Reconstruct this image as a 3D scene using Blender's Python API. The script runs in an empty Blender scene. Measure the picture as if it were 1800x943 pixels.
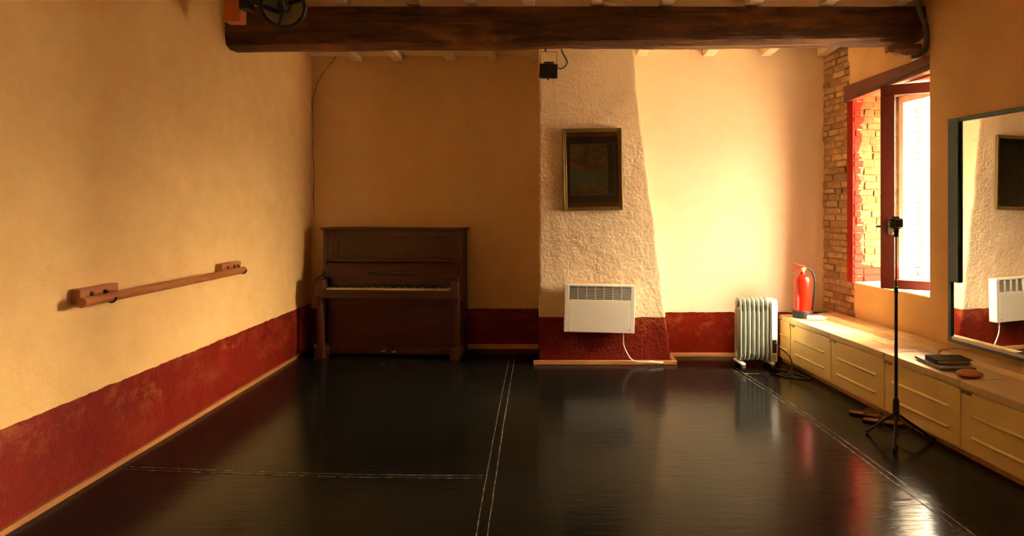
import bpy, bmesh, math, random
from mathutils import Vector, Matrix, noise
random.seed(7)
S = bpy.context.scene
C = S.collection
PI = math.pi

# ------------------------------------------------------------------ helpers
class MB:
    """collects shapes and links them as ONE mesh object"""
    def __init__(self): self.v=[]; self.f=[]
    def add(self, vs, fs):
        o=len(self.v); self.v += [tuple(p) for p in vs]; self.f += [tuple(o+i for i in q) for q in fs]; return self
    def hexa(self, p):   # p: 8 points, bottom ring then top ring
        return self.add(p, [(3,2,1,0),(4,5,6,7),(0,1,5,4),(1,2,6,5),(2,3,7,6),(3,0,4,7)])
    def box(self, x0,x1,y0,y1,z0,z1):
        return self.hexa([(x0,y0,z0),(x1,y0,z0),(x1,y1,z0),(x0,y1,z0),(x0,y0,z1),(x1,y0,z1),(x1,y1,z1),(x0,y1,z1)])
    def tube(self, pts, r, n=12, cap=True):
        P=[Vector(p) for p in pts]; R=r if isinstance(r,(list,tuple)) else [r]*len(P)
        t0=(P[1]-P[0]).normalized(); a=Vector((0,0,1)) if abs(t0.z)<.9 else Vector((1,0,0))
        u=t0.cross(a).normalized(); vs=[]; fs=[]
        for i,p in enumerate(P):
            t=((P[min(i+1,len(P)-1)]-P[max(i-1,0)])).normalized()
            u=(u-t*u.dot(t)).normalized(); w=t.cross(u)
            for k in range(n):
                an=2*PI*k/n; vs.append(p+(u*math.cos(an)+w*math.sin(an))*R[i])
        for i in range(len(P)-1):
            for k in range(n):
                fs.append((i*n+k,i*n+(k+1)%n,(i+1)*n+(k+1)%n,(i+1)*n+k))
        if cap:
            fs.append(tuple(range(n-1,-1,-1))); fs.append(tuple((len(P)-1)*n+k for k in range(n)))
        return self.add(vs,fs)
    def lathe(self, prof, n=32, M=None):   # prof: (r,z) list, around z
        vs=[];fs=[]
        for r,z in prof:
            for k in range(n):
                a=2*PI*k/n; p=Vector((r*math.cos(a),r*math.sin(a),z)); vs.append(M@p if M else p)
        for i in range(len(prof)-1):
            for k in range(n): fs.append((i*n+k,i*n+(k+1)%n,(i+1)*n+(k+1)%n,(i+1)*n+k))
        fs.append(tuple(range(n-1,-1,-1))); fs.append(tuple((len(prof)-1)*n+k for k in range(n)))
        return self.add(vs,fs)
    def prism(self, poly, h0, h1, axis='x'):   # poly in the two other axes
        def p(a,b,h): return {'x':(h,a,b),'y':(a,h,b),'z':(a,b,h)}[axis]
        n=len(poly)
        vs=[p(a,b,h0) for a,b in poly]+[p(a,b,h1) for a,b in poly]
        fs=[tuple(range(n-1,-1,-1)),tuple(range(n,2*n))]+[(i,(i+1)%n,n+(i+1)%n,n+i) for i in range(n)]
        return self.add(vs,fs)
    def xf(self, M): self.v=[tuple(M@Vector(p)) for p in self.v]; return self
    def mesh(self, name, m, smooth=None):
        me=bpy.data.meshes.new(name); me.from_pydata(self.v,[],self.f)
        bm=bmesh.new(); bm.from_mesh(me); bmesh.ops.recalc_face_normals(bm,faces=bm.faces); bm.to_mesh(me); bm.free()
        me.materials.append(m)
        if smooth:
            me.shade_smooth(); me.set_sharp_from_angle(angle=math.radians(smooth))
        return me
    def build(self, name, m, parent=None, bevel=0, smooth=None, loc=None, rot=None, seg=2):
        if bevel and not smooth: smooth=40
        o=bpy.data.objects.new(name, self.mesh(name,m,smooth)); C.objects.link(o)
        if parent: o.parent=parent
        if loc: o.location=loc
        if rot: o.rotation_euler=rot
        if bevel:
            b=o.modifiers.new('bevel','BEVEL'); b.width=bevel; b.segments=seg; b.limit_method='ANGLE'; b.angle_limit=math.radians(40)
        return o
def spline(pts, n=8):
    P=[Vector(p) for p in pts]; out=[]
    for i in range(len(P)-1):
        p0=P[max(i-1,0)];p1=P[i];p2=P[i+1];p3=P[min(i+2,len(P)-1)]
        for k in range(n):
            t=k/n; out.append(.5*((2*p1)+(p2-p0)*t+(2*p0-5*p1+4*p2-p3)*t*t+(3*p1-p0-3*p2+p3)*t**3))
    out.append(P[-1]); return out
def tag(o, label, cat, group=None):
    o['label']=label; o['category']=cat
    if group: o['group']=group
    return o
def thing(name, label, cat, loc=(0,0,0), rz=0, group=None, ry=0):
    o=bpy.data.objects.new(name,None); C.objects.link(o); o.location=loc; o.rotation_euler=(0,ry,rz); o.empty_display_size=.1
    return tag(o,label,cat,group)
def struct(o, label=None):
    o['kind']='structure'
    if label: o['label']=label
    return o

# ------------------------------------------------------------------ materials
class NT:
    def __init__(s,name):
        s.m=bpy.data.materials.new(name); s.m.use_nodes=True; s.t=s.m.node_tree; s.n=s.t.nodes
        s.b=s.n['Principled BSDF']; s.tc=s.n.new('ShaderNodeTexCoord').outputs['Object']
    def link(s,a,b): s.t.links.new(a,b)
    def map(s,scale=(1,1,1),vec=None):
        n=s.n.new('ShaderNodeMapping'); n.inputs['Scale'].default_value=scale; s.link(vec or s.tc,n.inputs['Vector']); return n.outputs[0]
    def noise(s,scale,detail=4,rough=.55,vec=None,dist=0):
        n=s.n.new('ShaderNodeTexNoise'); n.inputs['Scale'].default_value=scale; n.inputs['Detail'].default_value=detail
        n.inputs['Roughness'].default_value=rough; n.inputs['Distortion'].default_value=dist; s.link(vec or s.tc,n.inputs['Vector']); return n.outputs[0]
    def ramp(s,x,stops):
        n=s.n.new('ShaderNodeValToRGB'); e=n.color_ramp.elements
        while len(e)<len(stops): e.new(.5)
        for i,(p,c) in enumerate(stops):
            e[i].position=p; e[i].color=(c,c,c,1) if not isinstance(c,(tuple,list)) else (*c,1)
        s.link(x,n.inputs[0]); return n.outputs[0]
    def mix(s,fac,a,b):
        n=s.n.new('ShaderNodeMix'); n.data_type='RGBA'
        for v,i in ((fac,0),(a,6),(b,7)):
            if isinstance(v,(int,float)): n.inputs[i].default_value=v
            elif isinstance(v,tuple): n.inputs[i].default_value=(*v,1)
            else: s.link(v,n.inputs[i])
        return n.outputs[2]
    def math(s,op,a,b=0,clamp=False):
        n=s.n.new('ShaderNodeMath'); n.operation=op; n.use_clamp=clamp
        for v,i in ((a,0),(b,1)):
            if isinstance(v,(int,float)): n.inputs[i].default_value=v
            else: s.link(v,n.inputs[i])
        return n.outputs[0]
    def xyz(s):
        n=s.n.new('ShaderNodeSeparateXYZ'); s.link(s.tc,n.inputs[0]); return n.outputs
    def bump(s,h,strength=.3,dist=.01,prev=None):
        n=s.n.new('ShaderNodeBump'); n.inputs['Strength'].default_value=strength; n.inputs['Distance'].default_value=dist
        s.link(h,n.inputs['Height'])
        if prev: s.link(prev,n.inputs['Normal'])
        return n.outputs[0]
    def set(s,col=None,rough=None,metal=None,normal=None,spec=None,coat=None):
        for k,v in (('Base Color',col),('Roughness',rough),('Metallic',metal),('Normal',normal),('Specular IOR Level',spec),('Coat Weight',coat)):
            if v is None: continue
            if isinstance(v,tuple): s.b.inputs[k].default_value=(*v,1)
            elif isinstance(v,(int,float)): s.b.inputs[k].default_value=v
            else: s.link(v,s.b.inputs[k])
        return s.m
def plain(name,col,rough=.5,metal=0,var=.25,vs=8,bs=0,bd=.002,spec=.5,coat=0):
    t=NT(name); n=t.noise(vs)
    c=t.mix(n,tuple(x*(1-var) for x in col),tuple(min(1,x*(1+var)) for x in col))
    nm=t.bump(t.noise(bs,3),.5,bd) if bs else None
    return t.set(c,rough,metal,nm,spec,coat)
def wood(name,c1,c2,axis='x',rough=.5,scale=6,bd=.001,coat=0):
    t=NT(name); sc={'x':(.12,1,1),'y':(1,.12,1),'z':(1,1,.12)}[axis]
    v=t.map(tuple(a*scale*3 for a in sc)); n=t.noise(1.5,6,.65,v,1.2); n2=t.noise(6,4,.6,v)
    f=t.ramp(t.math('ADD',t.math('MULTIPLY',n,.7),t.math('MULTIPLY',n2,.3)),[(.3,0.),(.68,1.)])
    return t.set(t.mix(f,c1,c2),rough,0,t.bump(n2,.4,bd),coat=coat)

RED1=(.130,.005,.0012); RED2=(.20,.011,.003)
def plaster(name,c1,c2,band=None,bump=.25,dist=.004,rough=.75,coarse=0,edge=.006):
    t=NT(name); x,y,z=t.xyz()
    big=t.noise(1.3,4); fine=t.noise(34,6,.7); mid=t.noise(7,4)
    f=t.ramp(t.math('ADD',t.math('MULTIPLY',big,.6),t.math('MULTIPLY',mid,.4)),[(.35,0.),(.65,1.)])
    col=t.mix(f,c1,c2)
    spots=t.ramp(t.noise(9,8,.75,t.map((1,1,.6)),.6),[(.64,0.),(.74,.55)])
    col=t.mix(spots,col,tuple(a*.45 for a in c1))
    rgh=rough
    if band:
        wob=t.math('MULTIPLY',t.math('SUBTRACT',t.noise(11,4),.5),edge*4)
        mask=t.math('LESS_THAN',t.math('ADD',z,wob),band)
        r=t.mix(mid,RED1,RED2)
        scr=t.ramp(t.noise(5,9,.8,t.map((1,1,1.4)),.15),[(.50,0.),(.66,.8)])
        up=t.math('MULTIPLY',scr,t.ramp(t.math('DIVIDE',z,band),[(.25,.25),(.8,1.)]))
        r=t.mix(up,r,(.34,.09,.022))
        dk=t.ramp(t.noise(3.4,2,.4),[(.69,0.),(.74,.6)])
        r=t.mix(dk,r,(.08,.012,.006))
        col=t.mix(mask,col,r); rgh=t.math('SUBTRACT',rough,t.math('MULTIPLY',mask,.33))
    nm=t.bump(fine,bump*1.6,dist)
    nm=t.bump(mid,bump,dist*3,nm)
    if coarse: nm=t.bump(t.ramp(t.noise(30,6,.62,None,.6),[(.38,0.),(.66,1.)]),.8,coarse,nm)
    return t.set(col,rgh,0,nm,spec=.18)

M={}
M['wall_l']=plaster('ochre_plaster',(.70,.42,.145),(.80,.51,.20),.48,.55)
M['wall_b']=plaster('cream_plaster',(.78,.54,.26),(.84,.60,.32),.42,.15)
M['wall_br']=plaster('cream_plaster_lit',(.82,.66,.45),(.88,.73,.52),.437,.15)  # paler copy of the cream plaster, window light put into its colour
M['chim']=plaster('rough_plaster',(.78,.58,.36),(.86,.66,.42),.442,.3,.004,.7,.0045,.004)
M['wall_r']=plaster('yellow_plaster',(.64,.40,.15),(.74,.48,.20),None,.3)
M['ceil']=plaster('whitewash',(.80,.68,.48),(.88,.76,.56),None,.3)
M['pine']=wood('pine',(.27,.095,.022),(.46,.19,.055),'y',.45)
M['pinex']=wood('pine_strip',(.45,.19,.06),(.66,.34,.13),'x',.5)
M['barre']=wood('barre_wood',(.30,.085,.020),(.46,.17,.045),'y',.4)
M['post']=wood('orange_wood',(.50,.12,.02),(.62,.18,.035),'z',.5)
M['maho']=wood('mahogany',(.028,.0045,.0014),(.082,.015,.004),'x',.42,5,.0006)
M['mahoz']=wood('mahogany_upright',(.036,.0075,.0024),(.10,.024,.007),'z',.42,5,.0006)
M['ivory']=plain('ivory',(.72,.55,.28),.3,var=.12,vs=40)
M['ebony']=plain('ebony',(.006,.005,.005),.3)
M['brass']=plain('old_brass',(.55,.38,.16),.35,1)
M['black']=plain('black_metal',(.008,.008,.009),.4,var=.4)
M['blackr']=plain('black_rubber',(.010,.010,.010),.6)
M['steel']=plain('dull_steel',(.45,.43,.38),.35,1)
M['reflector']=plain('reflector',(.55,.47,.33),.45,.2)
M['white']=plain('white_enamel',(.80,.74,.62),.35,var=.03)
M['whitep']=plain('white_plastic',(.85,.82,.74),.4,var=.03)
M['slot']=plain('dark_slot',(.004,.009,.014),.6)
M['rad']=plain('greenish_white_enamel',(.44,.47,.41),.35,var=.05)
M['ext']=plain('red_paint_gloss',(.60,.020,.006),.22,var=.08,coat=.3)
M['gold']=plain('olive_gold',(.20,.13,.03),.42,.55,.4,30)
M['mat_dark']=plain('black_card',(.014,.009,.008),.7)
M['mat_brown']=plain('brown_card',(.22,.075,.022),.7)
M['line']=plain('pale_line',(.45,.42,.34),.6)
M['yellow']=plain('yellow_paint',(.86,.66,.23),.42,var=.10,vs=5,bs=30,bd=.0006)
M['yellowt']=plain('pale_yellow_paint',(.70,.53,.25),.45,var=.10,vs=6,bs=30,bd=.0006)
M['plinth']=plain('orange_plinth',(.42,.17,.04),.6,var=.5,vs=20)
M['sash']=plain('dark_red_gloss',(.075,.009,.003),.55,var=.2,spec=.2)
M['lintel']=plain('dark_red_wood',(.15,.034,.011),.5,var=.35,vs=10,bs=20)
M['jamb']=plain('white_window_paint',(.82,.78,.70),.45,var=.05)
M['blue']=plain('grey_blue_paint',(.050,.110,.150),.55,var=.25,vs=10)
M['laptop']=plain('grey_aluminium',(.15,.13,.11),.45,.5)
M['cover']=plain('black_cover',(.012,.009,.007),.7,spec=.2)
M['pages']=plain('page_edges',(.50,.33,.17),.8,vs=60)
M['leather']=plain('sandal_tan',(.30,.11,.035),.6,var=.3,vs=20)
M['strap']=plain('sandal_strap',(.20,.075,.03),.5)
M['orange']=plain('orange_leather',(.55,.20,.04),.55,var=.25)
M['paper']=plain('paper',(.85,.80,.66),.8,var=.03)
M['cord']=plain('grey_cable',(.13,.11,.08),.5)
M['mark']=plain('grey_mark',(.25,.22,.18),.5)
M['chunk']=wood('split_wood',(.10,.035,.010),(.42,.20,.08),'x',.8,8,.006)
M['seam']=plain('tape',(.011,.011,.010),.35,var=.3)
M['ground']=plain('courtyard_paving',(.20,.16,.115),.8)

def beam_mat():
    t=NT('old_oak_beam'); v=t.map((.8,9,9)); n=t.noise(1.6,9,.72,v,.9); blot=t.noise(2.2,7,.7,t.map((.6,1.6,1.6)),.4)
    c=t.mix(t.ramp(n,[(.35,0.),(.66,1.)]),(.035,.012,.004),(.21,.080,.024))
    c=t.mix(t.ramp(blot,[(.52,0.),(.72,.75)]),c,(.46,.20,.06))
    c=t.mix(t.ramp(blot,[(.34,.75),(.46,0.)]),c,(.010,.0045,.002))
    ck=t.ramp(t.noise(2.0,4,.5,t.map((.25,6,9)),.7),[(.695,0.),(.71,.8)])
    c=t.mix(ck,c,(.50,.30,.12))
    nm=t.bump(n,.9,.014); nm=t.bump(blot,.6,.02,nm)
    return t.set(c,.6,0,nm,spec=.35)
M['beam']=beam_mat()
def floor_mat():
    t=NT('black_vinyl'); w=t.noise(3.2,3,.5,t.map((1,.5,1))); f=t.noise(55,4,.6,t.map((.5,1.4,1)))
    rip=t.noise(14,3,.6,t.map((.35,1.6,1)),.5)
    sc=t.ramp(t.noise(7,10,.8,t.map((1.2,1,1)),1.5),[(.62,0.),(.74,.5)])
    sm=t.noise(1.1,5,.6)
    c=t.mix(sm,(.005,.0055,.0045),(.010,.0095,.007)); c=t.mix(sc,c,(.06,.055,.045))
    r=t.math('ADD',t.math('MULTIPLY',sm,.12),.10); r=t.math('ADD',r,t.math('MULTIPLY',sc,.3))
    nm=t.bump(w,.3,.010); nm=t.bump(rip,.33,.0038,nm); nm=t.bump(f,.25,.0006,nm)
    return t.set(c,r,0,nm,spec=.1)
M['floor']=floor_mat()
def brick_mat(name,c1,c2,paint=None):
    t=NT(name); isl=t.n.new('ShaderNodeNewGeometry').outputs['Random Per Island']
    c=t.mix(isl,c1,c2); c=t.mix(t.ramp(t.noise(14,6,.7),[(.4,0.),(.7,.7)]),c,tuple(a*.5 for a in c1))
    if paint:
        x,y,z=t.xyz()
        lim=t.math('ADD',t.math('MULTIPLY',t.noise(9,5,.7),.24),-.035)
        m=t.math('LESS_THAN',y,lim)
        low=t.math('LESS_THAN',z,t.math('ADD',t.math('MULTIPLY',t.noise(6,4),.16),.86))
        m=t.math('MAXIMUM',m,low)
        c=t.mix(m,c,paint)
    return t.set(c,.85,0,t.bump(t.noise(40,6,.7),.8,.006),spec=.2)
M['brick']=brick_mat('bare_brick',(.38,.20,.085),(.72,.46,.23))
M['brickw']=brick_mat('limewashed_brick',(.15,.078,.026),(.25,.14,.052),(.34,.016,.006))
M['bricko']=brick_mat('outdoor_brick',(.50,.34,.20),(.75,.58,.38))
M['mortar']=plain('mortar',(.34,.22,.11),.9,var=.4,vs=14,bs=30,bd=.01)
M['mortarw']=plain('pale_mortar',(.66,.48,.28),.9,var=.3,vs=14,bs=30,bd=.01)
def art_mat():
    t=NT('abstract_print'); x,y,z=t.xyz()
    n=t.noise(9,7,.7,None,.8); n2=t.noise(6,4,.6,None,1.)
    c=t.mix(t.ramp(n,[(.35,0.),(.7,1.)]),(.05,.033,.016),(.36,.23,.10))
    hi=t.math('MULTIPLY',t.ramp(n2,[(.5,0.),(.62,.9)]),t.ramp(t.math('ADD',t.math('MULTIPLY',z,2.),.5),[(.5,0.),(.62,1.),(.9,.25)]))
    c=t.mix(hi,c,(.70,.22,.05))
    lo=t.math('MULTIPLY',t.ramp(t.noise(5,5,.6,None,.6),[(.40,0.),(.58,.9)]),t.ramp(t.math('ADD',t.math('MULTIPLY',z,2.),.5),[(.1,0.),(.28,1.),(.48,1.),(.56,0.)]))
    c=t.mix(lo,c,(.03,.21,.25))
    return t.set(c,.35,0)
M['art']=art_mat()
def glass_mat(name='clear_glass'):
    m=bpy.data.materials.new(name); m.use_nodes=True; t=m.node_tree; n=t.nodes; n.clear()
    o=n.new('ShaderNodeOutputMaterial'); mx=n.new('ShaderNodeMixShader'); tr=n.new('ShaderNodeBsdfTransparent'); gl=n.new('ShaderNodeBsdfGlossy')
    tr.inputs[0].default_value=(.96,.96,.95,1); gl.inputs['Roughness'].default_value=.02; fr=n.new('ShaderNodeFresnel'); fr.inputs[0].default_value=1.45
    t.links.new(fr.outputs[0],mx.inputs[0]); t.links.new(tr.outputs[0],mx.inputs[1]); t.links.new(gl.outputs[0],mx.inputs[2]); t.links.new(mx.outputs[0],o.inputs[0])
    return m
M['glass']=glass_mat()
M['mirror']=NT('mirror_silver').set((.90,.90,.88),.01,1.)

# ------------------------------------------------------------------ room shell
YB=6.75; YR=6.42; YC=6.10; YF=-1.3           # back wall left, back wall right, chimney front, wall behind the camera
def XL(y): return -2.52-(y-2.92)*.0094       # left wall face
CZ=3.07; JB=3.0
def ceil_z(y): return CZ if y>6.6 else (CZ+(6.6-y)/1.45*.05 if y>5.15 else CZ+.05)
# floor
mb=MB(); mb.box(-2.75,3.95,YF-.1,YB+.2,-.12,0); struct(mb.build('floor',M['floor']))
# left wall, gently uneven
def grid(mb, fn, nu, nv):
    vs=[fn(i/nu,j/nv) for j in range(nv+1) for i in range(nu+1)]
    fs=[(j*(nu+1)+i,j*(nu+1)+i+1,(j+1)*(nu+1)+i+1,(j+1)*(nu+1)+i) for j in range(nv) for i in range(nu)]
    return mb.add(vs,fs)
def solid_grid(fn, bk, nu, nv):
    """front sheet fn(a,b), flat back bk(a,b), closed rim"""
    mb=MB(); n=(nu+1)*(nv+1)
    vs=[fn(i/nu,j/nv) for j in range(nv+1) for i in range(nu+1)]
    idx=lambda i,j:j*(nu+1)+i
    fs=[(idx(i,j),idx(i+1,j),idx(i+1,j+1),idx(i,j+1)) for j in range(nv) for i in range(nu)]
    rim=[(i,0) for i in range(nu)]+[(nu,j) for j in range(nv)]+[(i,nv) for i in range(nu,0,-1)]+[(0,j) for j in range(nv,0,-1)]
    bvs=[bk(i/nu,j/nv) for i,j in rim]; vs+=bvs; m=len(rim)
    for k in range(m):
        a,b=rim[k],rim[(k+1)%m]; fs.append((idx(*a),idx(*b),n+(k+1)%m,n+k))
    fs.append(tuple(n+k for k in range(m)))
    return mb.add(vs,fs)
def lw(a,b):
    y=YF+(YB+.1-YF)*a; z=3.2*b
    return (XL(y)+.010*(noise.noise((y*.9,z*.9,3))) ,y,z)
struct(solid_grid(lw, lambda a,b:(-2.78,YF+(YB+.1-YF)*a,3.2*b),60,30).build('wall_left',M['wall_l'],smooth=50))
# back wall (left of the chimney) and the slightly nearer stretch right of it
def bwl(a,b):
    x=-2.62+2.62*a; z=3.2*b; return (x, YB+.006*noise.noise((x*1.2,z*1.2,9)), z)
wb=struct(solid_grid(bwl,lambda a,b:(-2.62+2.62*a,YB+.2,3.2*b),30,30).build('wall_back',M['wall_b'],smooth=50))
def bwr(a,b):
    x=.55+2.55*a; z=3.2*b; return (x, YR+.008*noise.noise((x*1.1,z*1.1,4)), z)
struct(solid_grid(bwr,lambda a,b:(.55+2.55*a,YR+.4,3.2*b),30,30).build('wall_back_right',M['wall_br'],smooth=50))
mb=MB(); mb.box(-2.75,3.95,YF-.15,YF,0,3.2); struct(mb.build('wall_front',M['wall_l']))
# crack in the plaster of the back wall and corner
cp=[(592,95),(583,108),(571,122),(563,134),(554,150),(551,162),(548,176),(547,200),(549,225),(548,262),(550,300),(549,345),(551,398)]
pts=[((px-975)/1130*YB+.012,YB-.001,1.5+(362-py)/1130*YB) for px,py in cp]
pts2=[]
for a,b in zip(pts,pts[1:]):
    for k in range(4):
        t=k/4; pts2.append((a[0]+(b[0]-a[0])*t+random.uniform(-.006,.006),YB-.001,a[2]+(b[2]-a[2])*t))
mb=MB(); mb.tube(pts2,[random.uniform(.0014,.0045) for _ in pts2],6)
mb.build('crack',plain('crack_dark',(.10,.045,.015),.9),wb)
# chimney breast: rough plaster, right edge flaring towards the floor
CE=[(0,1.10),(.30,1.075),(.42,1.055),(.75,1.02),(1.03,.985),(1.36,.945),(1.85,.875),(2.23,.826),(2.6,.788),(3.0,.756),(3.2,.745)]
def cr(z):
    for (a,x0),(b,x1) in zip(CE,CE[1:]):
        if z<=b: return x0+(x1-x0)*(z-a)/(b-a)
    return CE[-1][1]
def chf(a,b):
    z=3.2*b; x0=-.151+.007*noise.noise((z*5,1,1))+.004*noise.noise((z*19,2,1)); x1=cr(z)+.008*noise.noise((z*4,7,1))+.004*noise.noise((z*17,5,1))
    x=x0+(x1-x0)*a
    rg=1.0 if z>.44 else .35
    rg*=1.0-.6*max(0,min(1,(z-1.9)/.6))
    d=.010*noise.noise((x*3,z*3,2))+rg*(.0035*noise.noise((x*11,z*11,5))+.004*max(0,noise.noise((x*34,z*34,8))))
    e=min(a,1-a)*1.25
    d+=.007*max(0,1-e/.03)**2
    return (x,YC+d,z)
struct(solid_grid(chf,lambda a,b:((-.151+(cr(3.2*b)+.151)*a),YB+.1,3.2*b),150,300).build('chimney_breast',M['chim'],smooth=60),
       'plastered chimney breast flaring to the right, with a dark red painted base')
# ceiling boards and joists
mb=MB()
ys=[YF-.1,5.15,6.6,YB+.2]
for a,b in zip(ys,ys[1:]):
    za,zb=ceil_z(a),ceil_z(b)
    mb.hexa([(-2.75,a,za),(3.95,a,za),(3.95,b,zb),(-2.75,b,zb),(-2.75,a,3.3),(3.95,a,3.3),(3.95,b,3.3),(-2.75,b,3.3)])
ceil=struct(mb.build('ceiling',M['ceil']))
for jx in (-2.07,-1.63,-1.085,-.64,-.2,.32,.86,1.53,2.10,2.66):
    mb=MB(); ye=YR-.012 if jx>.8 else (YC-.02 if -.2<jx<.8 else YB-.012)
    w=.05+random.uniform(-.006,.006); prof=[]
    st=[(ye,2.99),(6.3,2.992),(5.9,3.012),(5.3,3.047),(4.9,3.048),(YF+.02,3.048)]
    st=[(q[0],q[1]+(.025 if ye>6.5 and q[0]>5.5 else 0)) for q in st if q[0]<=ye]
    if st[0][0]<ye: st.insert(0,(ye,3.022))
    for (a,za),(b,zb) in zip(st,st[1:]):
        ja,jb=random.uniform(-.006,.006),random.uniform(-.006,.006)
        mb.hexa([(jx-w,b,zb),(jx+w,b,zb),(jx+w,a,za),(jx-w,a,za),(jx-w,b,ceil_z(b)),(jx+w,b,ceil_z(b)),(jx+w,a,ceil_z(a)),(jx-w,a,ceil_z(a))])
    mb.build('joist',M['ceil'],ceil,bevel=.008)
# oak beam across the room
BP=[(4.952,3.036),(4.938,2.93),(4.942,2.81),(4.962,2.745),(5.02,2.722),(5.13,2.72),(5.20,2.76),(5.21,2.9),(5.20,3.036)]
mb=MB(); nseg=90; vs=[];fs=[]; x0,x1=-2.535,2.86
for i in range(nseg+1):
    x=x0+(x1-x0)*i/nseg; rise=.055*(x-x0)/(x1-x0)
    for k,(y,z) in enumerate(BP):
        low=max(0,(3.036-z)/.316)
        z2=z+rise*low+.012*noise.noise((x*1.3,k*.5,1))*low+.006*noise.noise((x*6,k*.8,5))*low
        y2=y+.010*noise.noise((x*1.1,k*.6,11))+.006*noise.noise((x*5,k*1.1,3))
        vs.append((x,y2,min(z2,3.040)))
n=len(BP)
for i in range(nseg):
    for k in range(n): fs.append((i*n+k,i*n+(k+1)%n,(i+1)*n+(k+1)%n,(i+1)*n+k))
fs.append(tuple(range(n))); fs.append(tuple(nseg*n+k for k in range(n-1,-1,-1)))
mb.add(vs,fs); struct(mb.build('ceiling_beam',M['beam'],smooth=50),'old dark oak beam crossing the room under the ceiling')
# plaster packing between the joists on top of the beam
mb=MB(); mb.box(-2.535,2.86,4.985,5.17,3.041,ceil_z(5)); struct(mb.build('trim_1',M['ceil']),'cream plaster packing on top of the beam')

# ------------------------------------------------------------------ right wall (local frame: x towards the camera, y outwards)
RO=(2.72,5.85,0); RR=math.atan2(-.9896,.1435)
def rw(mb,name,m,**k): return struct(mb.build(name,m,loc=RO,rot=(0,0,RR),**k))
RM=Matrix.Translation(RO)@Matrix.Rotation(RR,4,'Z')
TH=.70
mb=MB()
mb.box(-.75,-.09,.10,TH,0,3.2); mb.box(-.09,0,.10,TH,0,.80); mb.box(-.09,0,.10,TH,2.56,3.2)                       # core behind the bare bricks
mb.box(0,1.4,.03,TH,0,.80); mb.box(0,1.4,.03,TH,2.56,3.2)
W2=(4.75,5.55)                                      # the next window, out of the picture
mb.hexa([(1.0,-.03,0),(W2[0],-.03,0),(W2[0],TH,0),(1.36,TH,0),(1.0,-.03,3.2),(W2[0],-.03,3.2),(W2[0],TH,3.2),(1.36,TH,3.2)]); mb.box(W2[0],W2[1],-.03,TH,0,1.3); mb.box(W2[0],W2[1],-.03,TH,2.5,3.2); mb.box(W2[1],7.4,-.03,TH,0,3.2)  # unseen near jamb splayed to let more daylight reach the back wall
wr=rw(mb,'wall_right',M['wall_r'])
mb=MB(); mb.box(-.64,-.02,.055,.12,0,3.1); mb.build('mortar_bed',M['mortar'],wr)
def bricks(u0,u1,z0,z1,face,axis,jit=.008,bw=.20,bh=.062,dep=.06,gap=.010,keep=None):
    """rows of bricks: axis 'u' = running along the wall at depth face; axis 'w' = running into the reveal at u=face (facing +x)"""
    mb=MB(); z=z0; r=0
    while z<z1-.02:
        h=bh+random.uniform(-.006,.006); a=u0-(bw*.5 if r%2 else 0)+random.uniform(-.02,.02)
        while a<u1-.01:
            L=bw*random.choice((1,1,.95,.5))+random.uniform(-.015,.015); b0=max(a,u0); b1=min(a+L-gap,u1)
            if b1-b0>.02 and (keep is None or keep((b0+b1)/2,z+h/2)):
                f=face+random.uniform(-jit,jit); zt=min(z+h-gap,z1); J=lambda s=.004: random.uniform(-s,s)
                if axis=='u':
                    mb.hexa([(b0+J(),f+J(),z+J()),(b1+J(),f+J(),z+J()),(b1,f+dep,z),(b0,f+dep,z),(b0+J(),f+J(),zt+J()),(b1+J(),f+J(),zt+J()),(b1,f+dep,zt),(b0,f+dep,zt)])
                else:
                    mb.hexa([(f-dep,b0,z),(f+J(),b0+J(),z+J()),(f+J(),b1+J(),z+J()),(f-dep,b1,z),(f-dep,b0,zt),(f+J(),b0+J(),zt+J()),(f+J(),b1+J(),zt+J()),(f-dep,b1,zt)])
            a+=L
        z+=h; r+=1
    return mb
def leanu(z): return -.075*max(0,(2.5-z))/1.7*0
bricks(-.66,-.012,.30,3.06,.045,'u',.012).build('brick_face',M['brick'],wr,bevel=.006)
# reveal of the window: limewashed bricks with a red painted edge
mb=MB(); mb.box(-.10,-.012,.0,TH-.002,.80,2.56); mb.build('reveal_bed',M['brickw'],wr)
bricks(.012,.44,.80,2.53,-.004,'w',.004,bh=.066).build('reveal_bricks',M['brickw'],wr,bevel=.006)
bricks(.56,TH,.80,2.53,-.004,'w',.004,bh=.066).build('outer_reveal_bricks',M['bricko'],wr,bevel=.006)
# plaster skins with a ragged left edge
def skin(z0,z1,edge,u1,nz,name):
    fn=lambda a,b:((edge(z0+(z1-z0)*b))*(1-a)+u1*a, .002+.006*noise.noise((a*4,b*3,2)) + .02*max(0,1-a*25)**2, z0+(z1-z0)*b)
    bk=lambda a,b:((edge(z0+(z1-z0)*b))*(1-a)+u1*a,.04,z0+(z1-z0)*b)
    solid_grid(fn,bk,40,nz).build(name,M['wall_r'],wr,smooth=50)
skin(.02,.80,lambda z:-.02+.03*noise.noise((z*9,1,4))+.02*noise.noise((z*23,1,4))-.05*max(0,(.55-z)),1.0,40,'plaster_skin')
skin(2.52,3.11,lambda z:-.10+.05*noise.noise((z*5,3,4))+.025*noise.noise((z*17,1,4))-.05*max(0,z-2.9),1.0,30,'plaster_skin')
mb=MB(); mb.hexa([(.992,0,.80),(1.006,0,.80),(1.20,.44,.80),(1.186,.44,.80),(.992,0,2.53),(1.006,0,2.53),(1.20,.44,2.53),(1.186,.44,2.53)]); mb.build('reveal_bounce_sheet',M['jamb'],wr)  # white sheet added on the unseen near reveal, bounces light into the corner
# sill
mb=MB(); mb.box(.0,1.1,.015,TH,.79,.808); mb.build('sill',M['jamb'],wr,bevel=.004)
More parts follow.
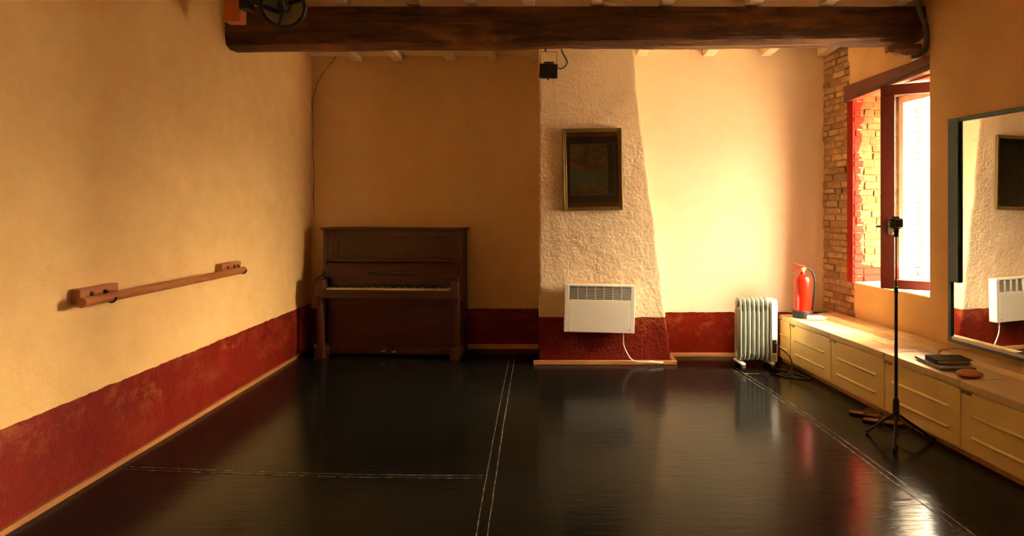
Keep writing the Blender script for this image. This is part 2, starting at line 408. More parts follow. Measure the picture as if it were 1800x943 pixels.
# soffit of the opening: red painted
mb=MB(); mb.box(-.005,1.0,.05,.43,2.50,2.565); mb.build('soffit',plain('red_soffit',(.50,.10,.04),.5),wr)
mb=MB(); mb.box(-.005,1.37,.54,TH,2.50,2.565); mb.build('outer_soffit',M['bricko'],wr)
# lintel board on the wall face
mb=MB(); mb.hexa([(-.115,-.028,2.455),(1.0,-.028,2.527),(1.0,.05,2.527),(-.115,.05,2.455),(-.115,-.028,2.605),(1.0,-.028,2.642),(1.0,.05,2.642),(-.115,.05,2.605)])
o=struct(mb.build('trim_2',M['lintel'],bevel=.006,loc=RO,rot=(0,0,RR)),'dark red wooden lintel board over the window')
mb=MB(); mb.tube([(.10,-.036,2.487),(.4,-.036,2.513),(.7,-.036,2.540),(.995,-.036,2.563)],.006,8)
mb.build('conduit',M['black'],o)
# window: frame in the reveal, opened sash
win=bpy.data.objects.new('window_1',None); C.objects.link(win); win.location=RO; win.rotation_euler=(0,0,RR); struct(win,'tall casement window standing open in its brick reveal')
mb=MB(); a0,a1=.44,.55
mb.box(.012,.075,a0,a1,.81,2.50); mb.box(1.13,1.23,a0,a1,.81,2.50); mb.box(.012,1.23,a0,a1,2.435,2.50); mb.box(.012,1.23,a0,a1,.808,.86)
mb.build('window_frame',M['jamb'],win,bevel=.005)
hinge=RM.inverted()@Vector((3.245,4.975,0)); free=RM.inverted()@Vector((2.683,5.293,0))
dv=(free-hinge); SL=dv.length; sa=math.atan2(dv.y,dv.x)
sash=bpy.data.objects.new('sash',None); C.objects.link(sash); sash.parent=win; sash.location=(hinge.x,hinge.y,0); sash.rotation_euler=(0,0,sa)
zb,zt=.822,2.487; sw=.105; th=.022
mb=MB(); mb.box(0,SL,-th,th,zb,zb+.075); mb.box(0,SL,-th,th,zt-.085,zt); mb.box(0,.09,-th,th,zb+.075,zt-.085); mb.box(SL-sw,SL,-th,th,zb+.075,zt-.085)
mb.build('sash_frame',M['sash'],sash,bevel=.006)
mb=MB(); mb.box(.085,SL-sw+.005,-.002,.002,zb+.07,zt-.08); mb.build('pane',M['glass'],sash)
# handle on the free stile, on the side that faces the room
pl=MB(); pp=[]
for k in range(24):
    a=2*PI*k/24; pp.append((SL-.075+.021*math.cos(a), 1.335+.052*(1 if math.sin(a)>0 else -1)+.021*math.sin(a)))
pl.prism(pp,.022,.031,'y'); hplate=pl
def build_handle(side):
    h=MB().prism([(x,z) for x,z in pp],side*.022,side*.030,'y')
    h.build('handle_plate',M['steel'],sash,bevel=.002)
    l=MB(); l.tube([(SL-.075,side*.030,1.33),(SL-.075,side*.060,1.33)],.010,12); l.tube([(SL-.11,side*.062,1.332),(SL-.075,side*.062,1.332),(SL-.02,side*.064,1.33),(SL+.03,side*.062,1.328)],[.007,.010,.009,.007],12)
    l.build('handle_lever',M['black'],sash,smooth=50)
build_handle(1)
build_handle(-1)
# second window, beyond the right edge of the picture
w2=bpy.data.objects.new('window_2',None); C.objects.link(w2); w2.location=RO; w2.rotation_euler=(0,0,RR); struct(w2,'second window of the right wall, nearer the camera')
mb=MB(); b0,b1=W2
mb.box(b0,b0+.07,.4,.47,1.3,2.5); mb.box(b1-.07,b1,.4,.47,1.3,2.5); mb.box(b0,b1,.4,.47,1.3,1.37); mb.box(b0,b1,.4,.47,2.43,2.5); mb.box((b0+b1)/2-.04,(b0+b1)/2+.04,.4,.47,1.37,2.43)
mb.build('window_frame',M['sash'],w2,bevel=.005)
mb=MB(); mb.box(b0+.06,b1-.06,.432,.436,1.36,2.44); mb.build('pane',M['glass'],w2)
# courtyard outside
mb=MB(); mb.box(3.3,14,-8,14,-.3,-.25); struct(mb.build('ground_outside',M['ground']))
# baseboards
mb=MB()
for k in range(24):
    y0=YF+.02+(6.46-YF-.02)*k/24; y1=YF+.02+(6.46-YF-.02)*(k+1)/24; j=lambda y:.022+.006*noise.noise((y*2.5,3,1)); h=lambda y:.030+.006*noise.noise((y*1.7,8,1))
    mb.hexa([(XL(y0)-.006,y0,0),(XL(y0)+j(y0),y0,0),(XL(y1)+j(y1),y1,0),(XL(y1)-.006,y1,0),(XL(y0)-.006,y0,h(y0)),(XL(y0)+j(y0),y0,h(y0)),(XL(y1)+j(y1),y1,h(y1)),(XL(y1)-.006,y1,h(y1))])
struct(mb.build('baseboard_left',M['pine']))
mb=MB(); mb.box(-.20,1.155,YC-.040,YC-.006,0,.036); mb.box(1.115,1.155,YC-.006,YR-.03,0,.036); struct(mb.build('baseboard_chimney',M['pinex'],bevel=.003))
mb=MB(); mb.box(1.155,1.98,YR-.040,YR-.008,0,.034); struct(mb.build('baseboard_back_right',M['pinex'],bevel=.003))
mb=MB(); mb.box(-2.52,-.17,YB-.03,YB-.006,0,.05); struct(mb.build('baseboard_back',M['pinex'],bevel=.003))
# taped seams in the dance floor: black strip with scuffed pale edges
def seam_edge_mat():
    t=NT('scuffed_tape_edge'); n=t.noise(16,6,.75)
    return t.set(t.mix(t.ramp(n,[(.46,0.),(.62,1.)]),(.010,.010,.009),(.45,.38,.26)),.5)
M['scuff']=seam_edge_mat()
def seam(n,pts,w):
    P=[Vector((x,y,0)) for x,y in pts]; Q=spline(P,10)
    def strip(off,hw,z):
        mb=MB(); vs=[];fs=[]
        for i,p in enumerate(Q):
            t=(Q[min(i+1,len(Q)-1)]-Q[max(i-1,0)]).normalized(); nrm=Vector((-t.y,t.x,0)); wob=.003*noise.noise((p.x*6,p.y*6,off*50))
            for s in (-hw,hw):
                for zz in (0.0002,z): q=p+nrm*(off+s+wob); vs.append((q.x,q.y,zz))
        for i in range(len(Q)-1):
            a=i*4;b=a+4
            fs+= [(a+1,a+3,b+3,b+1),(a,b,b+2,a+2),(a,a+1,b+1,b),(a+2,b+2,b+3,a+3)]
        fs+=[(0,2,3,1),tuple((len(Q)-1)*4+k for k in (0,1,3,2))]
        return mb.add(vs,fs)
    o=struct(strip(0,w/2,.0014).build(n,M['floor']))
    for s in (-1,1): strip(s*w/2,.0022,.0018).build('tape_edge',M['scuff'],o)
seam('trim_3',[(-.42,6.30),(-.37,4.19),(-.331,2.92),(-.29,1.5)],.052)
seam('trim_4',[(-2.44,3.67),(-1.3,3.575),(-.40,3.55)],.034)
seam('trim_5',[(1.65,5.93),(1.742,5.152),(1.80,4.532),(1.834,3.988),(1.858,3.509),(1.885,2.922),(1.90,2.0)],.045)
seam('trim_6',[(1.70,5.735),(2.16,5.735)],.012)

# ------------------------------------------------------------------ upright piano
pn=thing('upright_piano','dark mahogany upright piano with its lid open over the keys, in the left back corner','piano',(-1.64,6.25,0),math.radians(-4))
hw=.715
def P(mb,name,m=None,**k):
    k.setdefault('bevel',.004); return mb.build(name,m or M['maho'],pn,**k)
P(MB().box(-hw-.02,hw+.02,.175,.43,1.255,1.28),'lid',bevel=.006)
for s in (-1,1):
    a,b=sorted((s*hw,s*(hw-.036)))
    P(MB().prism([(.42,0),(.42,1.255),(.195,1.255),(.195,.87),(.180,.83),(.140,.805),(.045,.79),(.015,.775),(.015,.615),(.045,.575),(.19,.56),(.19,.03),(.20,0)],a,b,'x'),'side_panel',M['mahoz'],bevel=.005)
    a,b=sorted((s*hw,s*(hw-.082)))
    P(MB().box(a,b,.0,.13,.60,.775),'key_cheek',M['mahoz'],bevel=.006)
    a2,b2=sorted((s*(hw-.006),s*(hw-.066)))
    P(MB().box(a2,b2,.035,.085,.10,.60).box(a2+.012,b2-.012,.030,.036,.14,.56),'leg',M['mahoz'])
    P(MB().box(a-.004,b+.004,.0,.20,.0,.105).box(a,b,.006,.19,.105,.115),'toe_block',M['mahoz'],bevel=.004)
    a3,b3=sorted((s*(hw-.036),s*(hw-.085)))
    P(MB().box(a3,b3,.215,.25,.80,1.255),'upper_stile',M['mahoz'])
P(MB().box(-.68,.68,.24,.262,.955,1.252).box(-.68,-.575,.226,.24,.955,1.252).box(.575,.68,.226,.24,.955,1.252).box(-.575,.575,.226,.24,1.19,1.252).box(-.575,-.565,.230,.24,.965,1.19).box(.565,.575,.230,.24,.965,1.19),'upper_panel',bevel=.003)
P(MB().box(-.675,.675,.165,.24,.945,.966),'music_ledge',bevel=.004)
P(MB().hexa([(-.67,.130,.80),(.67,.130,.80),(.67,.145,.80),(-.67,.145,.80),(-.67,.205,.945),(.67,.205,.945),(.67,.222,.945),(-.67,.222,.945)]),'fallboard',bevel=.003)
fb=P(MB().box(-.67,.67,.115,.16,.782,.80),'fallboard_lip',bevel=.005)
P(MB().prism([(-.25,.838),(-.19,.850),(.17,.850),(.25,.838),(.22,.828),(-.22,.828)],.128,.150,'y'),'fallboard_handle',M['ebony'],bevel=.003)
P(MB().box(-.63,.63,.17,.19,.62,.79),'key_back')
P(MB().box(-.66,.66,.0,.20,.595,.650),'keybed',bevel=.004)
P(MB().box(-.634,.634,.0,.022,.650,.676),'key_slip',bevel=.003)
kx=-.6125; kw=1.225/52
wk=MB().box(0.0007,kw-.0007,.026,.17,.652,.690).mesh('white_key',M['ivory']); bk=MB().prism([(.075,.690),(.17,.690),(.17,.703),(.082,.703)],-.0055,.0055,'x').mesh('black_key',M['ebony'])
for i in range(52):
    o=bpy.data.objects.new('white_key',wk); C.objects.link(o); o.parent=pn; o.location=(kx+i*kw,0,0)
for i in range(51):
    if (i-2)%7 in (0,1,3,4,5) or i==0:
        if i==0 or True:
            n7=(i+5)%7      # key 0 is A
            if n7 in (0,1,3,4,5):
                o=bpy.data.objects.new('black_key',bk); C.objects.link(o); o.parent=pn; o.location=(kx+(i+1)*kw,0,0)
P(MB().box(-.655,.655,.175,.19,.10,.595).box(-.58,.58,.168,.176,.17,.50),'knee_panel',bevel=.004)
P(MB().box(-.655,.655,.15,.195,.02,.10),'bottom_rail')
for s in (-.055,.055):
    P(MB().prism([(s-.012,.10),(s+.012,.10),(s+.026,.06),(s+.018,.045),(s-.018,.045),(s-.026,.06)],.060,.070,'z').tube([(s,.10,.065),(s,.155,.065)],.009,8),'pedal',M['brass'],bevel=.003)
P(MB().box(-.68,.68,.36,.41,.03,1.25),'back_frame')

# ------------------------------------------------------------------ barre on the left wall
XB=-2.434
br=thing('ballet_barre','round wooden ballet barre on two blocks along the left wall','ballet barre',(XL(4.2)+.0,4.2,1.0))
ox,oy,oz=br.location
mb=MB(); mb.tube([(XB-ox,3.305-oy,1.0-oz),(XB-.012-ox,5.06-oy,.995-oz)],.0255,20); mb.build('rail',M['barre'],br,smooth=40)
for (y0,y1) in ((3.345,3.64),(4.80,5.09)):
    w=XL((y0+y1)/2)-.0+.008
    b=MB().box(w-ox,w+.048-ox,y0-oy,y1-oy,-.004,.064).build('wall_block',M['barre'],br,bevel=.004)
    for q in (.28,.62):
        yy=y0+(y1-y0)*q-oy
        MB().tube([(w+.046-ox,yy,.03),(w+.054-ox,yy,.03)],.012,12).build('bolt',M['black'],b)
    yc=(y0*.38+y1*.62)-oy if y0<4 else y1-.06-oy
    xr=XB-ox-(.006 if y0>4 else 0)
    r=.029; pts=[(w+.046-ox,yc,.035),(w+.062-ox,yc,.03)]+[(xr+r*math.cos(t),yc,r*math.sin(t)-.001) for t in [PI*.9+PI*1.1*k/10 for k in range(11)]]
    MB().tube(pts,.006,8).build('hook',M['black'],br,smooth=40)

# ------------------------------------------------------------------ framed picture
pic=thing('framed_picture','gold framed dark print with teal and orange blotches hanging on the chimney breast','picture',(.358,YC-.012,1.843),0,None,math.radians(-1.2))
def ring(mb,w,h,t,y0,y1):
    return mb.box(-w,-w+t,y0,y1,-h,h).box(w-t,w,y0,y1,-h,h).box(-w+t,w-t,y0,y1,h-t,h).box(-w+t,w-t,y0,y1,-h,-h+t)
W_,H_=.279,.388
fr=ring(ring(MB(),W_,H_,.014,-.028,.004),W_-.012,H_-.012,.022,-.020,.0).build('frame',M['gold'],pic,bevel=.004)
MB().box(-W_+.03,W_-.03,-.010,-.004,-H_+.03,H_-.03).build('brown_mount',M['mat_brown'],pic)
MB().box(-W_+.034,W_-.034,-.0125,-.0102,-H_+.075,H_-.075).build('black_mount',M['mat_dark'],pic)
ring(MB(),.209,.241,.0022,-.0138,-.0127).build('white_line',M['line'],pic)
o=MB().box(-.175,.175,-.0005,.0005,-.237,.237).build('print',M['art'],pic,loc=(-.032,-.0133,0))
MB().box(-W_+.03,W_-.03,-.0178,-.0162,-H_+.03,H_-.03).build('glazing',M['glass'],pic)
for x in (-.19,.16): MB().tube([(x,-.006,H_-.004),(x,-.006,H_+.012),(x+.004,-.002,H_+.018)],.004,8).build('hanging_hook',M['brass'],pic)

# ------------------------------------------------------------------ convector heater on the chimney breast
cv=thing('convector_heater','white electric panel heater with a slotted top grille on the chimney breast','heater',(.418,YC-.015,.54),0,None,math.radians(1.3))
w,h,d0,d1=.328,.222,-.105,-.018
mb=MB(); gx0,gx1,gz0,gz1=-.285,.285,.082,.203
mb.box(-w,gx0,d0,d1,-h,h).box(gx1,w,d0,d1,-h,h).box(gx0,gx1,d0,d1,-h,gz0).box(gx0,gx1,d0,d1,gz1,h).box(gx0,gx1,d0+.04,d1,gz0,gz1)
mb.build('housing',M['white'],cv,bevel=.004)
MB().box(gx0,gx1,d0+.030,d0+.0395,gz0,gz1).build('grille_back',M['slot'],cv)
mb=MB()
for i in range(1,7):
    x=gx0+(gx1-gx0)*i/7; mb.box(x-.003,x+.003,d0+.001,d0+.02,gz0,gz1)
nr=9
for j in range(1,nr):
    z=gz0+(gz1-gz0)*j/nr; mb.hexa([(gx0,d0+.002,z-.0025),(gx1,d0+.002,z-.0025),(gx1,d0+.012,z-.001),(gx0,d0+.012,z-.001),(gx0,d0+.002,z+.0015),(gx1,d0+.002,z+.0015),(gx1,d0+.012,z+.002),(gx0,d0+.012,z+.002)])
mb.build('grille',M['white'],cv)
MB().box(gx0,gx1,d0-.0015,d0+.001,.058,.062).build('groove_line',M['white'],cv)
MB().box(.262,.268,d0-.0008,d0+.001,-.196,-.190).box(.271,.277,d0-.0008,d0+.001,-.196,-.191).box(.279,.284,d0-.0008,d0+.001,-.196,-.190).box(.286,.296,d0-.0008,d0+.001,-.195,-.191).box(.262,.298,d0-.0008,d0+.001,-.200,-.1985).build('maker_mark',M['mark'],cv)
for q in (-.18,.18): MB().box(q-.02,q+.02,-.018,.012,-.12,.16).build('wall_bracket',M['steel'],cv)
cpts=spline([(.648-.418,-.05,-.223),(.650-.418,-.05,-.28),(.655-.418,-.048,-.34),(.69-.418,-.045,-.42),(.735-.418,-.05,-.478),(.80-.418,-.055,-.497),(.90-.418,-.055,-.499)],6)
MB().tube(cpts,.0055,8).build('power_cord',M['whitep'],cv,smooth=60)
MB().tube([(.88-.418,-.055,-.497),(.905-.418,-.055,-.497),(.93-.418,-.055,-.497),(.96-.418,-.055,-.499),(1.03-.418,-.055,-.502)],[.006,.014,.015,.009,.012],10).build('plug',M['whitep'],cv,smooth=50)

# ------------------------------------------------------------------ oil filled radiator
rd=thing('oil_radiator','white finned oil radiator on castors standing by the bench end','radiator',(1.86,5.94,0),math.radians(3))
def fin(x):
    mb=MB(); D=.075; z0,z1=.075,.655; n=10
    prof=[]
    for k in range(n+1):
        a=PI*k/n; prof.append((D*math.cos(a)*.98,(z1-.05)+.05*math.sin(a)))
    for k in range(n+1):
        a=PI+PI*k/n; prof.append((D*math.cos(a)*.98,(z0+.05)+.05*math.sin(a)))
    mb.prism(prof,x-.004,x+.004,'x')
    # oil channels: swollen front/back ribs and top/bottom bosses
    for y,r in ((-.050,.017),(0,.013),(.050,.017)):
        mb.tube([(x,y,z0+.05),(x,y,z0+.08),(x,y,z1-.13),(x,y,z1-.10)],[.006,r,r,.006],10)
    mb.tube([(x-.021,0,z1-.055),(x+.021,0,z1-.055)],.032,14); mb.tube([(x-.021,0,z0+.055),(x+.021,0,z0+.055)],.032,14)
    return mb
nf=7; fx=[-.165+.0415*i for i in range(nf)]
for x in fx: fin(x).build('fin',M['rad'],rd,smooth=50)
box=MB().prism([(-.085,.07),(-.085,.60),(-.070,.640),(.070,.640),(.085,.60),(.085,.07)],.107,.172,'x').build('control_box',M['whitep'],rd,bevel=.012)
MB().box(.122,.160,-.088,-.08,.155,.275).build('cord_recess',M['black'],box)
MB().box(.120,.158,-.089,-.08,.085,.140).build('rating_plate',M['rad'],box,bevel=.002)
MB().tube([(.172,-.02,.50),(.186,-.02,.50)],.022,20).build('dial',M['whitep'],box,smooth=40)
MB().tube([(.172,.03,.40),(.184,.03,.40)],.018,20).build('dial',M['whitep'],box,smooth=40)
for x in (-.155,.115):
    ft=MB().box(x-.02,x+.02,-.115,.115,.052,.072).build('castor_bar',M['whitep'],rd,bevel=.006)
    for y in (-.105,.105):
        MB().tube([(x-.016,y,.026),(x+.016,y,.026)],.026,18).box(x-.006,x+.006,y-.008,y+.008,.026,.055).build('castor',M['blackr'],ft,smooth=40)
MB().tube(spline([(.142,-.086,.25),(.19,-.11,.20),(.24,-.14,.155),(.265,-.16,.10),(.25,-.20,.03),(.18,-.25,.007),(.10,-.25,.007),(.14,-.33,.007),(.24,-.40,.007),(.32,-.42,.007),(.29,-.28,.007),(.20,-.10,.007),(.12,-.02,.007)],8),.0055,8).build('power_cord',M['black'],rd,smooth=60)

# ------------------------------------------------------------------ bench of yellow lockers (local frame: x towards the camera, y to the wall)
BR=math.atan2(-.9937,.1123); BM=Matrix.Translation((2.17,6.25,0))@Matrix.Rotation(BR,4,'Z')
BT=.452; BD=.44
sb=[.05,.262,.96,1.674,2.408,3.14]
labels=['short end locker of the yellow bench, under the red fire extinguisher',
 'yellow metal locker with the white bottle lying on top, below the brick corner',
 'yellow metal locker behind the pair of flip-flops, second full one from back wall',
 'yellow metal locker behind the tripod stand with papers and laptop on top',
 'yellow metal locker nearest the camera, below the mirror']
def locker(s0,s1,label):
    L=s1-s0; o=thing('locker',label,'locker',BM@Vector((s0,0,0)),BR,'yellow lockers forming the bench')
    g=.003
    MB().box(g,L-g,.012,BD,.03,.405).build('body',M['yellow'],o,bevel=.003)
    MB().box(g+.002,L-g-.002,.02,BD-.02,0,.03).build('plinth',M['plinth'],o)
    MB().box(g,L-g,-.010,BD,.409,BT).build('lid',M['yellowt'],o,bevel=.004)
    dr=MB(); e=.006; dr.box(g+e*.5,L-g-e*.5,-.004,.012,.045,.398)
    d=dr.build('door',M['yellow'],o,bevel=.003)
    if L>.4:
        for z in (.135,.265):
            x0,x1=.09,L-.10
            MB().prism([(-.0035,z-.014),(-.017,z-.002),(-.017,z+.004),(-.0035,z+.012)],x0,x1,'x').build('rib',M['yellow'],d,bevel=.004)
        MB().box(.010,.085,-.015,-.003,.384,.398).tube([(.02,-.016,.391),(.02,-.022,.391)],.008,10).tube([(.07,-.016,.389),(.07,-.022,.389)],.006,10).build('latch',M['brass'],d)
        MB().box(.30,L-.25,.17,.20,BT-.002,BT+.0025).build('lid_seam',M['yellow'],o)
    else:
        for z in (.135,.265):
            MB().prism([(-.0035,z-.014),(-.017,z-.002),(-.017,z+.004),(-.0035,z+.012)],.02,L-.05,'x').build('rib',M['yellow'],d,bevel=.004)
    return o
for i in range(5): locker(sb[i],sb[i+1],labels[i])
# boards along the wall on the bench
def board(s0,s1,label):
    o=MB().hexa([(s0,-.215,BT+.001),(s1,-.215,BT+.001),(s1,-.012,BT+.001),(s0,-.012,BT+.001),(s0+.01,-.185,BT+.030),(s1-.015,-.185,BT+.030),(s1-.015,-.012,BT+.036),(s0+.01,-.012,BT+.036)]).build('board',M['yellowt'],bevel=.004)
    o.location=RO; o.rotation_euler=(0,0,RR); return tag(o,label,'board','boards along the wall on the bench')
board(-.28,.575,'pale yellow board on the bench below the window, nearest the brick corner')
board(.585,1.30,'pale yellow board on the bench between window and mirror')
b3=board(1.31,2.30,'pale yellow board on the bench under the mirror')
for v in b3.data.vertices: v.co.y-=.03*(v.co.y>-.1)

# ------------------------------------------------------------------ fire extinguisher
ex=thing('fire_extinguisher','red fire extinguisher with black base and hose standing on the bench end','fire extinguisher',(2.325,6.03,BT),0)
MB().lathe([(.070,.062),(.0775,.066),(.0775,.345),(.073,.372),(.058,.392),(.036,.402),(.022,.406),(.020,.425)],40).build('cylinder',M['ext'],ex,smooth=35)
MB().lathe([(.085,0),(.090,.006),(.090,.058),(.085,.066),(.074,.068)],40).build('base_ring',M['blackr'],ex,smooth=35)
v=MB().lathe([(.014,.424),(.018,.426),(.018,.440),(.013,.446),(.013,.468)],16).box(-.016,.03,-.012,.012,.440,.468).build('valve',M['brass'],ex,bevel=.002)
MB().prism([(.028,.462),(.020,.486),(-.01,.490),(-.085,.512),(-.100,.510),(-.098,.503),(-.03,.474),(-.012,.462)],-.011,.011,'y').build('squeeze_lever',M['ext'],ex,bevel=.003)
MB().prism([(.018,.452),(-.02,.456),(-.055,.452),(-.100,.434),(-.112,.424),(-.108,.418),(-.06,.436),(-.02,.440),(.018,.438)],-.010,.010,'y').build('carry_handle',M['ext'],ex,bevel=.003)
MB().tube(spline([(.025,0,.452),(.055,-.004,.455),(.088,-.006,.425),(.112,-.006,.34),(.112,-.006,.24),(.100,-.004,.15),(.092,-.002,.09),(.092,0,.062)],8),.0095,12).build('hose',M['blackr'],ex,smooth=60)
# small white bottle lying beside it
wbt=thing('white_bottle','small white bottle lying on the bench beside the fire extinguisher','bottle',(2.385,5.87,BT+.0228),math.radians(-6))
Mx=Matrix.Rotation(PI/2,4,'Y')
MB().lathe([(.018,-.075),(.0225,-.070),(.0225,.052),(.017,.066),(.010,.070),(.010,.074)],24,Mx).build('body',M['whitep'],wbt,smooth=40)
MB().lathe([(.011,.073),(.012,.074),(.010,.100),(.008,.101)],20,Mx).build('cap',M['yellowt'],wbt,smooth=40)
# ------------------------------------------------------------------ mirror on the pier
u0=1.216; mi=thing('wall_mirror','tall wall mirror in a grey-blue wooden frame right of the window','mirror',RM@Vector((u0,-.032,0)),RR)
mz0,mz1=.523,2.124; mw=.80
fr=MB()
fr.box(0,.030,-.028,0,mz0,mz1).box(mw-.03,mw,-.028,0,mz0,mz1).box(.03,mw-.03,-.028,0,mz1-.03,mz1).box(.03,mw-.03,-.028,0,mz0,mz0+.022)
fr.build('frame',M['blue'],mi,bevel=.003)
MB().box(.02,.105,-.034,-.0285,.955,mz1-.004).box(.03,.105,-.0285,-.016,.955,mz1-.03).build('side_board',M['blue'],mi,bevel=.002)
MB().box(.028,mw-.028,-.014,-.010,mz0+.02,mz1-.028).build('glass',M['mirror'],mi)
MB().box(.03,mw-.03,-.022,-.0142,mz0+.022,mz0+.042).build('bottom_strip',M['jamb'],mi)

# ------------------------------------------------------------------ laptop, notebook and the rest on the bench
lt=thing('laptop','closed grey laptop under a black notebook on the bench','laptop',(2.448,4.065,BT+.003),math.radians(88))
# local x: away from the camera along its left edge; local y: to the left -> body spans negative y
MB().box(0,.33,-.215,0,.004,.013).build('base',M['laptop'],lt,bevel=.003)
MB().box(0,.33,-.215,0,.0135,.019).build('screen_lid',M['laptop'],lt,bevel=.002)
MB().box(.02,.05,-.20,-.18,0,.004).box(.28,.31,-.20,-.18,0,.004).box(.02,.05,-.035,-.015,0,.004).box(.28,.31,-.035,-.015,0,.004).build('rubber_foot',M['blackr'],lt)
nb=thing('notebook','thick black notebook lying on the closed laptop','notebook',(2.475,4.155,BT+.0225),math.radians(-3))
MB().box(0,.215,0,.15,0,.003).build('cover',M['cover'],nb)
MB().box(.004,.208,.004,.146,.003,.024).build('pages',M['pages'],nb)
MB().hexa([(-.002,-.002,.0245),(.222,-.002,.026),(.222,.152,.026),(-.002,.152,.0245),(-.002,-.002,.0275),(.222,-.002,.029),(.222,.152,.029),(-.002,.152,.0275)]).build('cover',M['cover'],nb)
MB().box(-.003,0,0,.15,.0,.0275).build('spine',M['cover'],nb)
pb=MB().lathe([(.02,0),(.045,.004),(.060,.018),(.058,.030),(.040,.040),(.012,.043)],24,Matrix.Scale(1.3,4,(1,0,0))).build('leather_pouch',M['orange'],smooth=50)
pb.location=(2.535,3.93,BT); tag(pb,'small rounded orange pouch on the bench in front of the laptop','pouch')
pp_=MB().prism([(0,0),(.11,.01),(.10,.09),(.045,.075),(-.01,.085)],0,.0012,'z').build('paper_sheet',M['paper']); pp_.location=(2.50,4.62,BT+.0003); pp_.rotation_euler=(0,0,-.3)
tag(pp_,'white scrap of paper on the bench behind the tripod pole','paper')

# ------------------------------------------------------------------ flip-flops
def flop(tip,end,label):
    a=Vector((*tip,0)); b=Vector((*end,0)); d=b-a; L=.255
    o=thing('flip_flop',label,'flip-flop',a,math.atan2(d.y,d.x),'pair of flip-flops on the floor')
    out=[]
    up=[(0,.0),(.004,.018),(.02,.031),(.06,.034),(.11,.032),(.16,.040),(.20,.045),(.235,.036),(.252,.015),(.255,0)]
    out=[(x,y) for x,y in up]+[(x,-y*.92) for x,y in up[-2:0:-1]]
    MB().prism(out,0,.011,'z').build('sole',M['cover'],o,bevel=.003)
    MB().prism([(x*.97+.004,y*.94) for x,y in out],.0112,.017,'z').build('footbed',M['leather'],o,bevel=.003)
    for s in (-1,1):
        MB().tube(spline([(.205,0,.016),(.195,.006*s,.032),(.165,.024*s,.046),(.125,.036*s,.042),(.095,.036*s,.015)],6),[.0045]*6+[.006]*19,8).build('strap',M['strap'],o,smooth=50)
flop((2.125,4.645),(2.37,4.50),'tan flip-flop farther from the tripod, left one of the pair')
flop((2.145,4.488),(2.38,4.375),'tan flip-flop partly behind the tripod legs, right one of the pair')

# ------------------------------------------------------------------ tripod with small camera
tx,ty=2.172,4.09
tp=thing('tripod','thin black light-stand tripod in front of the bench','tripod',(tx,ty,0))
MB().tube([(0,0,.95),(0,0,1.305)],.0055,10).build('upper_pole',M['black'],tp,smooth=50)
MB().tube([(0,0,.25),(0,0,.955)],[.0105,.0095],14).tube([(0,0,.945),(0,0,.985)],.0125,14).build('lower_pole',M['black'],tp,smooth=50)
MB().tube([(0,0,.145),(0,0,.255),(0,0,.275)],[.021,.019,.014],16).tube([(0,0,.025),(0,0,.15)],.011,12).build('collar',M['blackr'],tp,smooth=40)
for fx_,fy_ in ((2.074,3.925),(2.060,4.24),(2.415,4.095)):
    d=Vector((fx_-tx,fy_-ty,0)); n=d.normalized()
    lg=MB(); top=n*.022+Vector((0,0,.165)); foot=d+Vector((0,0,.011))
    lg.tube([top,top.lerp(foot,.5),foot],.0085,10); leg=lg.build('leg',M['black'],tp,smooth=50)
    MB().tube([top.lerp(foot,.93),foot+n*.006],.0105,10).build('foot',M['blackr'],leg,smooth=50)
    MB().tube([top.lerp(foot,.48),n*.012+Vector((0,0,.045))],.005,8).build('brace',M['black'],tp,smooth=50)
MB().tube([(0,0,1.30),(0,0,1.325)],.013,12).lathe([(.006,1.322),(.016,1.330),(.018,1.340),(.014,1.352)],16).box(-.022,.022,-.016,.016,1.352,1.360).build('ball_head',M['black'],tp,bevel=.001)
cm=thing('compact_camera','small silver and black camera mounted on top of the tripod','camera',(tx,ty,1.3605),math.radians(20))
MB().box(-.042,.042,-.015,.015,.0,.062).build('body',M['steel'],cm,bevel=.005)
MB().box(-.020,.042,-.0165,-.0145,.004,.05).build('screen',M['black'],cm,bevel=.002)
MB().tube([(.008,.015,.032),(.008,.038,.032)],.023,20).build('lens',M['black'],cm,smooth=40)
MB().box(-.044,-.026,-.019,.019,.0,.058).build('grip',M['blackr'],cm,bevel=.005)
MB().box(-.012,.02,-.010,.010,.062,.072).tube([(-.03,0,.060),(-.03,0,.067)],.007,12).build('top_plate',M['black'],cm,bevel=.002)
MB().tube(spline([(-.044,0,.045),(-.062,-.006,.02),(-.058,-.008,-.02),(-.044,-.010,-.03)],6),.004,8).build('wrist_strap',M['steel'],cm,smooth=50)

# ------------------------------------------------------------------ stage lamp on its post, floodlight, cable at the beam's end
po=MB().box(-.056,.056,-.048,.048,0,3.118-2.765).build('hanging_post',M['post'],bevel=.004); po.location=(-2.212,4.45,2.765); tag(po,'short orange wooden post hanging from the ceiling at the left end of the beam','post')
sl=thing('stage_lamp','black stage lamp with an open reflector beside the orange post under the ceiling','lamp',(-1.86,4.40,2.872))
tilt=Matrix.Rotation(math.radians(14),4,'Z')@Matrix.Rotation(math.radians(100),4,'X')     # mouth towards the camera, slightly down
